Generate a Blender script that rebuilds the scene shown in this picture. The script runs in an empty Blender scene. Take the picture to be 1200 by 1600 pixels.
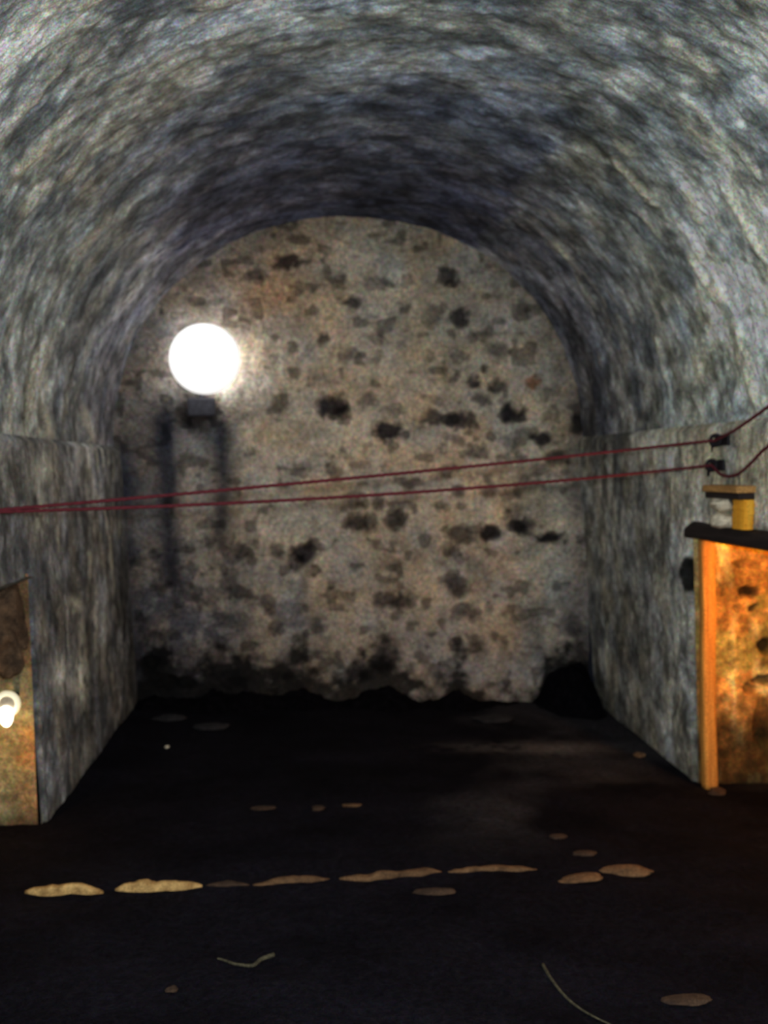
import bpy, bmesh, math, random
import numpy as np
from math import sin, cos, pi, radians, degrees
from mathutils import Vector

random.seed(5)
rng = np.random.default_rng(11)
SC = bpy.context.scene
COL = SC.collection

# ------------------------------------------------------------------ camera
F = 1500.0
YAW, PITCH, ROLL = radians(4.133), radians(2.576), radians(1.3)
ZC = 1.74
CAM = np.array([0, 0, ZC])
fw = np.array([sin(YAW)*cos(PITCH), cos(YAW)*cos(PITCH), -sin(PITCH)])
r0 = np.array([cos(YAW), -sin(YAW), 0]); u0 = np.cross(r0, fw)
rt = r0*cos(ROLL) - u0*sin(ROLL); up = u0*cos(ROLL) + r0*sin(ROLL)

def ray(px, py):
    return fw*F + rt*(px-600) - up*(py-800)
def at_y(px, py, Y):
    d = ray(px, py); return CAM + d*(Y/d[1])
def at_x(px, py, X):
    d = ray(px, py); return CAM + d*(X/d[0])
def proj(P):
    d = P - CAM
    w = d @ fw
    return 600 + F*(d @ rt)/w, 800 - F*(d @ up)/w

from mathutils import Matrix
cd = bpy.data.cameras.new('camera'); co = bpy.data.objects.new('camera', cd); COL.objects.link(co)
cd.sensor_fit = 'HORIZONTAL'; cd.sensor_width = 36; cd.lens = F/1200*36
cd.clip_start = 0.02
cd.dof.use_dof = True; cd.dof.focus_distance = 2.0; cd.dof.aperture_fstop = 4.2
co.matrix_world = Matrix(((rt[0], up[0], -fw[0], 0), (rt[1], up[1], -fw[1], 0), (rt[2], up[2], -fw[2], ZC), (0, 0, 0, 1)))
SC.camera = co

# ------------------------------------------------------------------ room numbers
D = 7.1
XLB, XRB = -1.345, 2.115          # wall feet
XLT, XRT = -1.417, 1.995          # springing
FL = .052                          # the right springing draws outwards towards the mouth
ZS = 1.74 + 0.19
VB = 1.635
VC, VA = (XLT+XRT)/2, (XRT-XLT)/2

def floor_z(x): return 0.07 - 0.14*(x+1.345)/3.46
def floor_pt(px, py, dz=0.0):
    d = ray(px, py); t = -ZC/d[2]
    for _ in range(6):
        p = CAM + d*t
        t = (floor_z(p[0]) + dz - ZC)/d[2]
    return CAM + d*t

# ------------------------------------------------------------------ numpy noise
def _hash(i, j, s):
    n = (i*374761393 + j*668265263 + s*1442695041) & 0xFFFFFFFF
    n = ((n ^ (n >> 13))*1274126177) & 0xFFFFFFFF
    return ((n ^ (n >> 16)) & 0xFFFF)/65535.0
def vnoise(x, y, s=0):
    xi = np.floor(x).astype(np.int64); yi = np.floor(y).astype(np.int64)
    xf = x-xi; yf = y-yi
    xf = xf*xf*xf*(xf*(xf*6-15)+10); yf = yf*yf*yf*(yf*(yf*6-15)+10)
    a = _hash(xi, yi, s); b = _hash(xi+1, yi, s); c = _hash(xi, yi+1, s); d = _hash(xi+1, yi+1, s)
    return (a+(b-a)*xf)*(1-yf) + (c+(d-c)*xf)*yf
def fbm(x, y, s=0, o=4, g=.5):
    t = 0; a = 1; n = 0
    for k in range(o):
        t = t + a*vnoise(x*2**k + 17.3*k, y*2**k + 9.1*k, s+k*7); n += a; a *= g
    return t/n                       # 0..1, mean .5
def sstep(a, b, x):
    t = np.clip((x-a)/(b-a), 0, 1); return t*t*(3-2*t)

# ------------------------------------------------------------------ object helpers
def mesh_obj(name, verts, faces, mats=(), parent=None, smooth=True, mi=None):
    me = bpy.data.meshes.new(name)
    me.from_pydata([tuple(v) for v in verts], [], [tuple(f) for f in faces])
    for m in mats: me.materials.append(m)
    if smooth: me.polygons.foreach_set('use_smooth', [True]*len(me.polygons))
    if mi is not None: me.polygons.foreach_set('material_index', mi)
    o = bpy.data.objects.new(name, me); COL.objects.link(o)
    if parent: o.parent = parent
    return o
def bm_obj(name, bm, mat, parent=None, smooth=False):
    bmesh.ops.recalc_face_normals(bm, faces=bm.faces[:])
    me = bpy.data.meshes.new(name); bm.to_mesh(me); bm.free()
    me.materials.append(mat)
    if smooth: me.polygons.foreach_set('use_smooth', [True]*len(me.polygons))
    o = bpy.data.objects.new(name, me); COL.objects.link(o)
    if parent: o.parent = parent
    return o
def tag(o, label=None, cat=None, group=None, kind=None):
    if label: o['label'] = label
    if cat: o['category'] = cat
    if group: o['group'] = group
    if kind: o['kind'] = kind
    return o
def thing(name, loc, label, cat, group=None):
    o = bpy.data.objects.new(name, None); o.empty_display_size = .05
    COL.objects.link(o); o.location = loc
    return tag(o, label, cat, group)

def surf(name, P, keep=None, mat=None, tint=None, uv=None, kind='structure', flip=False):
    """grid of points P[n,m,3] -> one mesh, with an albedo attribute and a uv map"""
    n, m, _ = P.shape
    idx = np.arange(n*m).reshape(n, m)
    q = np.stack([idx[:-1, :-1], idx[:-1, 1:], idx[1:, 1:], idx[1:, :-1]], -1).reshape(-1, 4)
    if flip: q = q[:, ::-1]
    if keep is not None: q = q[keep.reshape(-1)]
    used = np.zeros(n*m, bool); used[q.reshape(-1)] = True
    new = np.cumsum(used)-1
    V = P.reshape(-1, 3)[used]; q = new[q]
    me = bpy.data.meshes.new(name)
    me.vertices.add(len(V)); me.vertices.foreach_set('co', V.astype(np.float32).reshape(-1))
    me.loops.add(q.size); me.loops.foreach_set('vertex_index', q.astype(np.int32).reshape(-1))
    me.polygons.add(len(q)); me.polygons.foreach_set('loop_start', np.arange(0, q.size, 4, dtype=np.int32))
    try: me.polygons.foreach_set('loop_total', np.full(len(q), 4, dtype=np.int32))
    except Exception: pass
    me.update(calc_edges=True); me.validate()
    me.polygons.foreach_set('use_smooth', [True]*len(me.polygons))
    if tint is not None:
        a = me.attributes.new('tint', 'FLOAT_COLOR', 'POINT')
        t = tint.reshape(-1, 3)[used]
        a.data.foreach_set('color', np.concatenate([np.clip(t, .002, .95), np.ones((len(t), 1))], 1).astype(np.float32).reshape(-1))
    if uv is not None:
        a = me.attributes.new('hoop', 'FLOAT_VECTOR', 'POINT')
        t = uv.reshape(-1, 2)[used]
        a.data.foreach_set('vector', np.concatenate([t, np.zeros((len(t), 1))], 1).astype(np.float32).reshape(-1))
    if mat: me.materials.append(mat)
    o = bpy.data.objects.new(name, me); COL.objects.link(o)
    if kind: o['kind'] = kind
    return o

# ------------------------------------------------------------------ materials
def new_mat(name):
    m = bpy.data.materials.new(name); m.use_nodes = True
    nt = m.node_tree; b = nt.nodes['Principled BSDF']
    b.inputs['Specular IOR Level'].default_value = .25
    return m, nt, b
def N(nt, t, **k):
    n = nt.nodes.new(t)
    for a, v in k.items():
        if a.startswith('_'): setattr(n, a[1:], v)
        else: n.inputs[a].default_value = v
    return n
def mul_rgb(nt, a, b, blend='MULTIPLY', fac=1.0):
    n = nt.nodes.new('ShaderNodeMix'); n.data_type = 'RGBA'; n.blend_type = blend
    n.inputs[0].default_value = fac
    nt.links.new(a, n.inputs[6]); nt.links.new(b, n.inputs[7])
    return n.outputs[2]
def ramp(nt, src, stops):
    n = nt.nodes.new('ShaderNodeValToRGB')
    e = n.color_ramp.elements
    while len(e) < len(stops): e.new(.5)
    for k, (p, c) in enumerate(stops):
        e[k].position = p; e[k].color = (*c, 1) if len(c) == 3 else c
    nt.links.new(src, n.inputs[0]); return n.outputs[0]

def masonry(name, hoop=False, grain=.55, bump=.5, rough=.9, contrast=1.0, grain_scale=170):
    """albedo from the surface's own tint attribute x fine speckle; fine relief"""
    m, nt, b = new_mat(name)
    L = nt.links
    at = N(nt, 'ShaderNodeAttribute', _attribute_name='tint')
    tc = nt.nodes.new('ShaderNodeTexCoord'); src = tc.outputs['Object']
    if hoop:
        ah = N(nt, 'ShaderNodeAttribute', _attribute_name='hoop')
        mp = nt.nodes.new('ShaderNodeMapping'); mp.inputs['Scale'].default_value = (26, 48, 1)
        L.new(ah.outputs['Vector'], mp.inputs[0]); s1 = mp.outputs[0]
        n1 = N(nt, 'ShaderNodeTexNoise', Scale=1.0, Detail=4.0, Roughness=.65)
    else:
        s1 = src; n1 = N(nt, 'ShaderNodeTexNoise', Scale=34.0, Detail=4.0, Roughness=.65)
    L.new(s1, n1.inputs['Vector'])
    k = .42*contrast
    c1 = ramp(nt, n1.outputs[0], [(.28, (1-k,)*3), (.5, (1, 1, 1)), (.74, (1+k*1.3,)*3)])
    # fine speckle with a little colour of its own
    n2 = N(nt, 'ShaderNodeTexNoise', Scale=float(grain_scale), Detail=1.0)
    L.new(src, n2.inputs['Vector'])
    mixg = nt.nodes.new('ShaderNodeMix'); mixg.data_type = 'RGBA'; mixg.blend_type = 'LINEAR_LIGHT'
    g = ramp(nt, n2.outputs[0], [(.3, (1-grain*.6,)*3), (.7, (1+grain*.6,)*3)])
    n3 = N(nt, 'ShaderNodeTexNoise', Scale=float(grain_scale)*.8, Detail=0.0)
    L.new(src, n3.inputs['Vector'])
    hs = nt.nodes.new('ShaderNodeSeparateColor'); L.new(n3.outputs['Color'], hs.inputs[0])
    cc = nt.nodes.new('ShaderNodeCombineColor')
    for ch in range(3):
        mr = N(nt, 'ShaderNodeMapRange'); mr.clamp = True
        mr.inputs[1].default_value = .3; mr.inputs[2].default_value = .7
        mr.inputs[3].default_value = 1-grain*.55; mr.inputs[4].default_value = 1+grain*.55
        L.new(hs.outputs[ch], mr.inputs[0]); L.new(mr.outputs[0], cc.inputs[ch])
    col = mul_rgb(nt, at.outputs['Color'], c1)
    col = mul_rgb(nt, col, g)
    col = mul_rgb(nt, col, cc.outputs[0])
    L.new(col, b.inputs['Base Color'])
    b.inputs['Roughness'].default_value = rough
    bp = N(nt, 'ShaderNodeBump', Strength=bump, Distance=.012)
    L.new(n1.outputs[0], bp.inputs['Height']); L.new(bp.outputs[0], b.inputs['Normal'])
    return m

def stone_mat(name, c0, c1, scale=14, rough=.85, bump=.5, grain=.5):
    m, nt, b = new_mat(name); L = nt.links
    tc = nt.nodes.new('ShaderNodeTexCoord')
    n1 = N(nt, 'ShaderNodeTexNoise', Scale=float(scale), Detail=6.0, Roughness=.65)
    L.new(tc.outputs['Object'], n1.inputs['Vector'])
    c = ramp(nt, n1.outputs[0], [(.3, c0), (.7, c1)])
    n2 = N(nt, 'ShaderNodeTexNoise', Scale=150.0, Detail=1.0); L.new(tc.outputs['Object'], n2.inputs['Vector'])
    g = ramp(nt, n2.outputs[0], [(.3, (1-grain*.6,)*3), (.7, (1+grain*.6,)*3)])
    L.new(mul_rgb(nt, c, g), b.inputs['Base Color'])
    b.inputs['Roughness'].default_value = rough
    bp = N(nt, 'ShaderNodeBump', Strength=bump, Distance=.02)
    L.new(n1.outputs[0], bp.inputs['Height']); L.new(bp.outputs[0], b.inputs['Normal'])
    return m

def wood_mat(name, c0, c1, axis='Z', rough=.75):
    m, nt, b = new_mat(name); L = nt.links
    tc = nt.nodes.new('ShaderNodeTexCoord')
    mp = nt.nodes.new('ShaderNodeMapping')
    s = {'Z': (26, 26, 2.2), 'Y': (26, 2.2, 26), 'X': (2.2, 26, 26)}[axis]
    mp.inputs['Scale'].default_value = s
    L.new(tc.outputs['Object'], mp.inputs[0])
    n1 = N(nt, 'ShaderNodeTexNoise', Scale=1.6, Detail=7.0, Roughness=.65); L.new(mp.outputs[0], n1.inputs['Vector'])
    c = ramp(nt, n1.outputs[0], [(.3, c0), (.68, c1)])
    n2 = N(nt, 'ShaderNodeTexNoise', Scale=130.0, Detail=1.0); L.new(tc.outputs['Object'], n2.inputs['Vector'])
    g = ramp(nt, n2.outputs[0], [(.3, (.75,)*3), (.7, (1.25,)*3)])
    L.new(mul_rgb(nt, c, g), b.inputs['Base Color'])
    b.inputs['Roughness'].default_value = rough
    bp = N(nt, 'ShaderNodeBump', Strength=.6, Distance=.008)
    L.new(n1.outputs[0], bp.inputs['Height']); L.new(bp.outputs[0], b.inputs['Normal'])
    return m

M_BACK = masonry('lime_mortar_rubble', grain=.6, bump=.6)
M_HOOP = masonry('trowelled_grey_plaster', hoop=True, grain=.5, bump=.9, contrast=1.25)
M_NICHE = masonry('ochre_rubble', grain=.5, bump=.7)
M_SOIL = stone_mat('black_earth', (.0012, .0012, .002), (.007, .006, .008), scale=22, rough=.95, bump=1.0)
M_SOIL.node_tree.nodes['Principled BSDF'].inputs['Specular IOR Level'].default_value = .03
M_DARK = stone_mat('dark_stone', (.006, .006, .008), (.030, .027, .028), scale=16, rough=.9)
M_PALE = stone_mat('pale_stone', (.62, .53, .38), (.95, .86, .66), scale=18)
M_OCHRE = stone_mat('ochre_stone', (.20, .10, .035), (.50, .30, .12), scale=14)
M_BUFF = stone_mat('buff_stone', (.30, .16, .05), (.95, .62, .24), scale=18)  # lamplight on the left threshold stones put into the colour
M_BROWN = stone_mat('brown_stone', (.020, .013, .009), (.17, .105, .060), scale=16, bump=1.0)
M_POST = wood_mat('orange_timber', (.50, .17, .03), (.85, .40, .08))
M_LINTEL = wood_mat('blackened_timber', (.010, .007, .007), (.035, .024, .022), axis='Y')
M_SHELF = wood_mat('lamplit_ochre_board', (.36, .17, .05), (.66, .36, .12), axis='Y')  # orange lamplight put into the board's colour
M_PROP = wood_mat('lamplit_yellow_timber', (1.0, .36, .015), (1.0, .52, .05))  # orange glow of the lamp painted into the prop's colour
M_TWIG = stone_mat('dry_twig', (.02, .018, .012), (.12, .105, .06), scale=60)

def flat_mat(name, c, rough=.6, metal=0.0):
    m, nt, b = new_mat(name); L = nt.links
    tc = nt.nodes.new('ShaderNodeTexCoord')
    n1 = N(nt, 'ShaderNodeTexNoise', Scale=40.0, Detail=4.0); L.new(tc.outputs['Object'], n1.inputs['Vector'])
    col = ramp(nt, n1.outputs[0], [(.3, tuple(v*.7 for v in c)), (.7, tuple(min(1, v*1.25) for v in c))])
    L.new(col, b.inputs['Base Color'])
    b.inputs['Roughness'].default_value = rough; b.inputs['Metallic'].default_value = metal
    return m
M_IRON = flat_mat('rusted_iron', (.016, .014, .018), .6, .3)
M_ROPE = flat_mat('red_rope', (.125, .018, .026), .9)
M_RIM = flat_mat('brass_rim', (.75, .66, .36), .35, .5)
M_LAMPBODY = flat_mat('grey_lamp_body', (.06, .06, .075), .6, .2)

def lamp_mat(name, col, core, edge, r0_, r1_):
    """emission painted brightest on the axis, fading outwards (object Y axis)"""
    m, nt, b = new_mat(name); L = nt.links
    tc = nt.nodes.new('ShaderNodeTexCoord')
    mp = nt.nodes.new('ShaderNodeMapping'); mp.inputs['Scale'].default_value = (1, 0, 1)
    L.new(tc.outputs['Object'], mp.inputs[0])
    ln = N(nt, 'ShaderNodeVectorMath', _operation='LENGTH'); L.new(mp.outputs[0], ln.inputs[0])
    mr = N(nt, 'ShaderNodeMapRange', _interpolation_type='SMOOTHSTEP')
    mr.inputs[1].default_value = r0_; mr.inputs[2].default_value = r1_
    mr.inputs[3].default_value = core; mr.inputs[4].default_value = edge
    L.new(ln.outputs['Value'], mr.inputs[0]); L.new(mr.outputs[0], b.inputs['Emission Strength'])
    b.inputs['Emission Color'].default_value = (*col, 1); b.inputs['Base Color'].default_value = (.8, .8, .78, 1)
    return m

# ------------------------------------------------------------------ the room
ys = np.concatenate([np.arange(-1.2, 2.5, .07), np.arange(2.5, D+.035, .0125)])

def hoop_relief(u, y, seed):
    """relief of the hand-thrown plaster: streaks that run round the vault"""
    w = .05*fbm(u*1.6, y*2.0, seed+90)*2
    st = fbm(u*5.5, (y+w)*13, seed, 4, .62)-.5
    lump = fbm(u*3.6, y*4.0, seed+20, 4)-.5
    fine = fbm(u*18, y*30, seed+60, 3, .7)-.5
    ridge = np.clip(fbm(u*5.0, (y+w)*15, seed+70, 2)-.64, 0, 1)
    return .024*st + .034*lump + .014*fine + .05*ridge
def hoop_tint(u, y, seed, base):
    w = .05*fbm(u*1.6, y*2.0, seed+90)*2
    a = fbm(u*4.6, (y+w)*11, seed+5, 4, .62)
    b = fbm(u*1.3, y*1.6, seed+33, 4)
    c = fbm(u*20, (y+w)*26, seed+51, 4, .75)
    e = fbm(u*8, y*9, seed+63, 4, .65)          # broken patches, no direction
    d = fbm(u*2.2, y*2.6, seed+64, 4, .6)
    v = (.68 + .62*sstep(.28, .74, a))*(.45+1.1*b)*(.40+1.2*c)*(.48+1.04*sstep(.25,.75,e))*(.70+.6*sstep(.25,.75,d))
    ridge = np.clip(fbm(u*5.0, (y+w)*15, seed+70, 2)-.665, 0, 1)
    t = base[None, None, :]*v[..., None]
    hue = fbm(u*4, y*7, seed+77, 3)[..., None]
    t = t*(1 + (hue-.5)*np.array([.30, .08, -.34]))
    ridge_light = sstep(.02, .12, ridge)[..., None]*.6*np.clip((b-.42)*8, 0, 1)[..., None]  # highlights on the ridge crests, painted in pale
    return t*(1-ridge_light) + np.array([.66, .64, .50])*ridge_light

GREY = np.array([.405, .440, .420])

# vault
nu = 400
ang = np.linspace(0, pi, nu)
ex = 2/2.08
vx = VC - VA*1.006*np.sign(np.cos(ang))*np.abs(np.cos(ang))**ex
vz = VB*np.sin(ang)**ex
hl = np.concatenate([[0], np.cumsum(np.hypot(np.diff(vx), np.diff(vz)))])
# resample evenly along the hoop
hu = np.linspace(0, hl[-1], nu); vx = np.interp(hu, hl, vx); vz = np.interp(hu, hl, vz)
tx = np.gradient(vx); tz = np.gradient(vz); ll = np.hypot(tx, tz); nx, nz = tz/ll, -tx/ll     # inward
U, Y = np.meshgrid(hu, ys)
fadeb = 1-.5*sstep(D-.08, D, Y)
h = hoop_relief(U, Y, 3)*fadeb
endf = sstep(0, .12, U)*sstep(0, .12, hu[-1]-U)
h = h*(.35+.65*endf) - .02
flare = FL*(D-Y)*np.clip((vx[None, :]-XLT)/(XRT-XLT), 0, 1)
P = np.stack([vx[None, :] + flare + h*nx[None, :], Y, ZS + vz[None, :] + h*nz[None, :]], -1)
t = hoop_tint(U, Y, 3, GREY)
s = U/hu[-1]
t = t*1.06
# smoke-blackened crown: a hard daywork joint on its right side, a ragged edge on the left
rag = (fbm(U*2.5, Y*2.5, 140, 4)-.5)
crown = sstep(.20, .36, s + rag*.16)*(1-sstep(.672, .688, s + rag*.03))
crown = crown*(.15+.85*sstep(3.9, 5.4, Y + rag*.8))
t = t*(1-.46*crown[..., None]) 
t = t*(1 - crown[..., None]*np.array([.08, .05, -.22]))
deep_shade = sstep(4.9, 6.8, Y + rag*1.2 + .5*sstep(.15,.3,s)*sstep(.85,.7,s))            # flash falloff near the end wall, painted as darkening
t = t*(1-.58*deep_shade[..., None]*np.array([.95, 1.0, .86]))
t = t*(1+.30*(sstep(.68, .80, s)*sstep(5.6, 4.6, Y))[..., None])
# right haunch tinted paler towards the mouth, and runs of pale mortar
vpx, vpy = proj(np.stack([P[..., 0], np.maximum(P[..., 1], .5), P[..., 2]], -1))
ok = (Y > 3.0)
haunch_pale = sstep(.80, .93, s)*sstep(5.5, 4.4, Y + rag)
t = t*(1 + haunch_pale[..., None]*np.array([.55, .52, .40]))
wob = 7*(fbm(U*9, Y*9, 150, 3)-.5); hx = 0
for x0, y0, x1, y1, wd, k in ((960,250,1025,320,3.5,.8), (1080,395,1125,470,4.5,1.0), (1150,500,1182,630,6,.7), (868,378,892,404,4,.7), (962,222,988,242,4,.7), (1025,520,1042,595,3,.6),
                              (940,118,990,155,5,.5), (20,272,82,212,6,.7), (70,640,80,690,5,.45), (130,640,142,690,6,.4), (120,400,175,330,6,.3), (1090,545,1100,600,8,.4),
                              (150,480,185,420,4,.3), (1000,330,1030,370,3,.5), (1130,290,1190,400,4,.4), (1040,60,1120,110,10,.5), (60,590,78,520,4,.35), (900,430,930,480,3,.35)):
    dx, dy = x1-x0, y1-y0; ll_ = math.hypot(dx, dy)
    al = ((vpx-x0)*dx + (vpy-y0)*dy)/ll_; pe = ((vpx-x0)*dy - (vpy-y0)*dx)/ll_ + wob
    e = np.exp(-(pe/(wd*1.25))**2)*sstep(-12, 8, al)*(1-sstep(ll_-8, ll_+12, al))*ok*sstep(.20, .42, fbm(U*14, Y*20, x0, 3))
    t = t*(1-.8*min(1, 1.25*k)*e[..., None]) + (min(1, 1.25*k)*e)[..., None]*np.array([.74, .71, .54])
    hx = hx + .030*k*e
for x0, y0, x1, y1, wd, k in ((870,190,905,165,14,.5), (1072,232,1105,258,4,.7), (1150,5,1185,20,16,.6), (995,640,1015,660,9,.7), (1170,380,1200,420,5,.5), (80,270,95,285,10,.5), (900,120,945,135,10,.35), (330,300,370,290,8,.3)):
    dx, dy = x1-x0, y1-y0; ll_ = math.hypot(dx, dy)
    al = ((vpx-x0)*dx + (vpy-y0)*dy)/ll_; pe = ((vpx-x0)*dy - (vpy-y0)*dx)/ll_ + wob
    e = np.exp(-(pe/wd)**2)*sstep(-12, 8, al)*(1-sstep(ll_-8, ll_+12, al))*ok
    t = t*(1-k*e[..., None])
P[..., 0] += hx*nx[None, :]; P[..., 2] += hx*nz[None, :]
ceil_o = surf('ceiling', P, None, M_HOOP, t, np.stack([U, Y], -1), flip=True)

# side walls
NY0L, NY1L, NHL = 3.30, 4.66, 1.26       # left recess: depth from, to, height
NY0R, NY1R, NHR = 3.10, 5.20, 1.322      # right recess
def xl(z): return XLB + (XLT-XLB)*z/ZS
def xr(z, y=D): return XRB + (XRT-XRB)*z/ZS + FL*(D-y)*np.clip(z/ZS, 0, 1)
def xrn(z): return xr(z, NY1R)
def wall(side):
    nzv = 155
    zz = np.linspace(-.12, ZS+.012, nzv)
    Yg, Z = np.meshgrid(ys, zz, indexing='ij')
    # rough-edged opening
    n0, n1, nh = (NY0L, NY1L, NHL) if side < 0 else (NY0R, NY1R, NHR)
    u = -Z if side < 0 else Z+8
    seed = 200 if side < 0 else 300
    h = hoop_relief(u, Yg, seed)*(.35+.35*sstep(.0, .6, Z))
    h = h*(1-.5*sstep(D-.08, D, Yg))
    top = sstep(ZS-.10, ZS-.02, Z)
    h = h*(1-.6*top) + .03*(1-sstep(ZS-.02, ZS+.01, Z)) - .012
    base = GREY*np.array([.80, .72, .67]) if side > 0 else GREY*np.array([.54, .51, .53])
    t = hoop_tint(u, Yg, seed, base)
    X0 = xl(Z) if side < 0 else xr(Z, Yg)
    Pw = np.stack([X0, Yg, Z], -1)
    if side > 0:
        px, py = proj(Pw)
        # socket hole in the wall beside the post: shallow pit, its shade painted black
        e = np.hypot((px-1078)/11, (py-897)/25) + (fbm(Yg*14, Z*14, 7, 2)-.5)*.5
        pit = 1-sstep(.95, 1.2, e)
        h = h - .06*(1-sstep(.55, .95, e)); t = t*(1-.97*pit[..., None])
        # paler scoured foot
        foot = np.exp(-(((px-1040)/45)**2 + ((py-1180)/60)**2))
        t = t*(1+.7*foot[..., None])
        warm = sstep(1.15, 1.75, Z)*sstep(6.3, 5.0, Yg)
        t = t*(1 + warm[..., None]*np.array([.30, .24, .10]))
        h = h + 0
    else:
        px, py = proj(Pw)
        for cx, cy, a, b_, k in ((112, 945, 11, 12, 1.1), (88, 1050, 9, 30, 1.6), (122, 1060, 11, 42, 1.5), (104, 1072, 6, 14, .9), (146, 980, 5, 60, .8),
                                 (158, 990, 4, 55, .7), (55, 800, 10, 50, 1.0), (122, 985, 5, 40, .8), (128, 1180, 14, 30, .5), (60, 735, 20, 25, .8)):
            e = np.exp(-(((px-cx)/a)**2+((py-cy)/b_)**2)*1.2)*sstep(.35, .6, fbm(Z*16, Yg*18, cx, 3)+.12)
            t = t + (e*k)[..., None]*np.array([.50, .51, .42])
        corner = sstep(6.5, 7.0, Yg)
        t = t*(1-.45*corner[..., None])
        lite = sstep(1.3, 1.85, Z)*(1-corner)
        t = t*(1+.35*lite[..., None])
    # ragged darker band low on the wall
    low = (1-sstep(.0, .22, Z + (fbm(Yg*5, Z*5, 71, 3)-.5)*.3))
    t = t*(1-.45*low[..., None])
    P = np.stack([X0 - side*h, Yg, Z], -1)
    yc = (Yg[:-1, :-1]+Yg[1:, 1:])/2; zc = (Z[:-1, :-1]+Z[1:, 1:])/2
    keep = ~((yc > n0) & (yc < n1) & (zc < nh))
    # let the arris run true so that reveals meet it
    edge = np.minimum(np.abs(Yg-n1), 1)
    nr = (np.abs(Yg-n1) < .03) & (Z < nh+.03)
    P[..., 0] = np.where(nr, X0 + side*.004, P[..., 0])
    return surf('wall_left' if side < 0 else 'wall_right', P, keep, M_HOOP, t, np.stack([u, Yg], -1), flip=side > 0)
wall(-1); wall(1)

# back wall ----------------------------------------------------------
step = .0075
xs = np.arange(-1.50, 2.20, step); zs = np.arange(-.12, ZS+VB+.06, step)
Z, X = np.meshgrid(zs, xs, indexing='ij')
px, py = proj(np.stack([X, np.full_like(X, D), Z], -1))
wx = px + 16*(fbm(X*9, Z*9, 500, 3)-.5) + 9*(fbm(X*26, Z*26, 501, 2)-.5)
wy = py + 16*(fbm(X*9, Z*9, 510, 3)-.5) + 9*(fbm(X*26, Z*26, 511, 2)-.5)
hB = .045*(fbm(X*2.6, Z*2.6, 520, 4)-.5) + .022*(fbm(X*9, Z*9, 530, 3)-.5) + .007*(fbm(X*30, Z*30, 540, 2)-.5)
BEIGE = np.array([.60, .515, .395])
va = fbm(X*3.2, Z*3.2, 550, 5); vb = fbm(X*13, Z*13, 560, 4)
tB = BEIGE*((.60+.8*va)*(.62+.76*vb))[..., None]
hue = fbm(X*5, Z*5, 570, 3)[..., None]
tB = tB*(1 + (hue-.5)*np.array([.35, .06, -.35]))
# random small stones and pits all through the rubble
sp = fbm(X*8.5, Z*11, 580, 2)
spk = sstep(.66, .76, sp)*.55
tB = tB*(1-spk[..., None]); hB = hB - .010*spk
# embedded dark stones: crop of the photograph at (450,350), 2.4 x
A = [(605,195,70,60,.9),(240,290,80,45,.9),(335,215,70,50,.6),(450,210,50,50,.5),(195,210,50,40,.55),(650,345,80,60,.95),(540,350,80,70,.55),(145,435,50,45,.85),
     (330,430,50,50,.4),(215,510,50,40,.55),(245,490,40,30,.5),(335,505,40,60,.5),(800,470,100,50,.6),(620,410,40,30,.5),(695,415,30,40,.6),(635,500,50,40,.55),
     (525,495,40,30,.4),(620,580,40,35,.65),(697,598,48,38,.95),(780,602,68,42,.85),(920,585,80,50,-.6),(725,655,60,40,.8),(310,665,70,55,.65),(165,680,120,80,1),
     (200,700,80,60,.8),(370,770,100,72,1),(435,800,44,30,.75),(400,700,60,40,.5),(545,735,76,58,.85),(505,748,30,26,.6),(625,740,84,52,.95),(685,740,60,52,.9),
     (832,712,88,66,1),(885,715,34,40,.9),(945,805,78,62,1),(990,725,60,50,.55),(830,815,70,60,.5),(760,800,50,40,.65),(1010,870,74,45,.9),(880,870,50,35,.65),
     (665,860,60,40,.5),(625,805,70,40,.55),(745,1010,60,60,.7),(820,1025,50,40,.6),(455,970,110,40,.7),(600,935,60,50,.7),(940,985,66,40,.6),(65,925,60,50,.5),
     (180,935,50,60,.65),(275,910,70,30,.5),(205,845,30,30,.55),(250,1045,90,60,.65),(330,1050,40,70,.65),(265,1120,60,60,.75),(315,1130,60,60,.75),(410,1115,60,60,.7),
     (85,1045,50,30,.5),(650,1170,100,60,.6),(760,1160,80,60,.85),(875,1135,90,70,.85),(990,1175,120,42,1),(840,1080,70,50,.55),(1095,750,60,70,.8),(1010,630,44,40,.5),
     (875,330,60,70,.65),(235,880,60,30,.4),(700,850,50,30,.45),(575,660,50,40,.4),(430,440,50,40,.3),(120,560,70,50,.3),(60,140,70,30,.6),(930,940,50,24,.5),
     (585,840,36,26,.5),(300,830,40,30,.45),(640,1005,44,30,.45),(580,1060,60,30,.4),(690,960,50,24,.4),(960,930,50,22,.5),(860,1010,40,34,.45),(735,550,28,34,.55)]
S = [(450+a/2.4, 350+b/2.4, c/4.8, d/4.8, k) for a, b, c, d, k in A]
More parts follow.
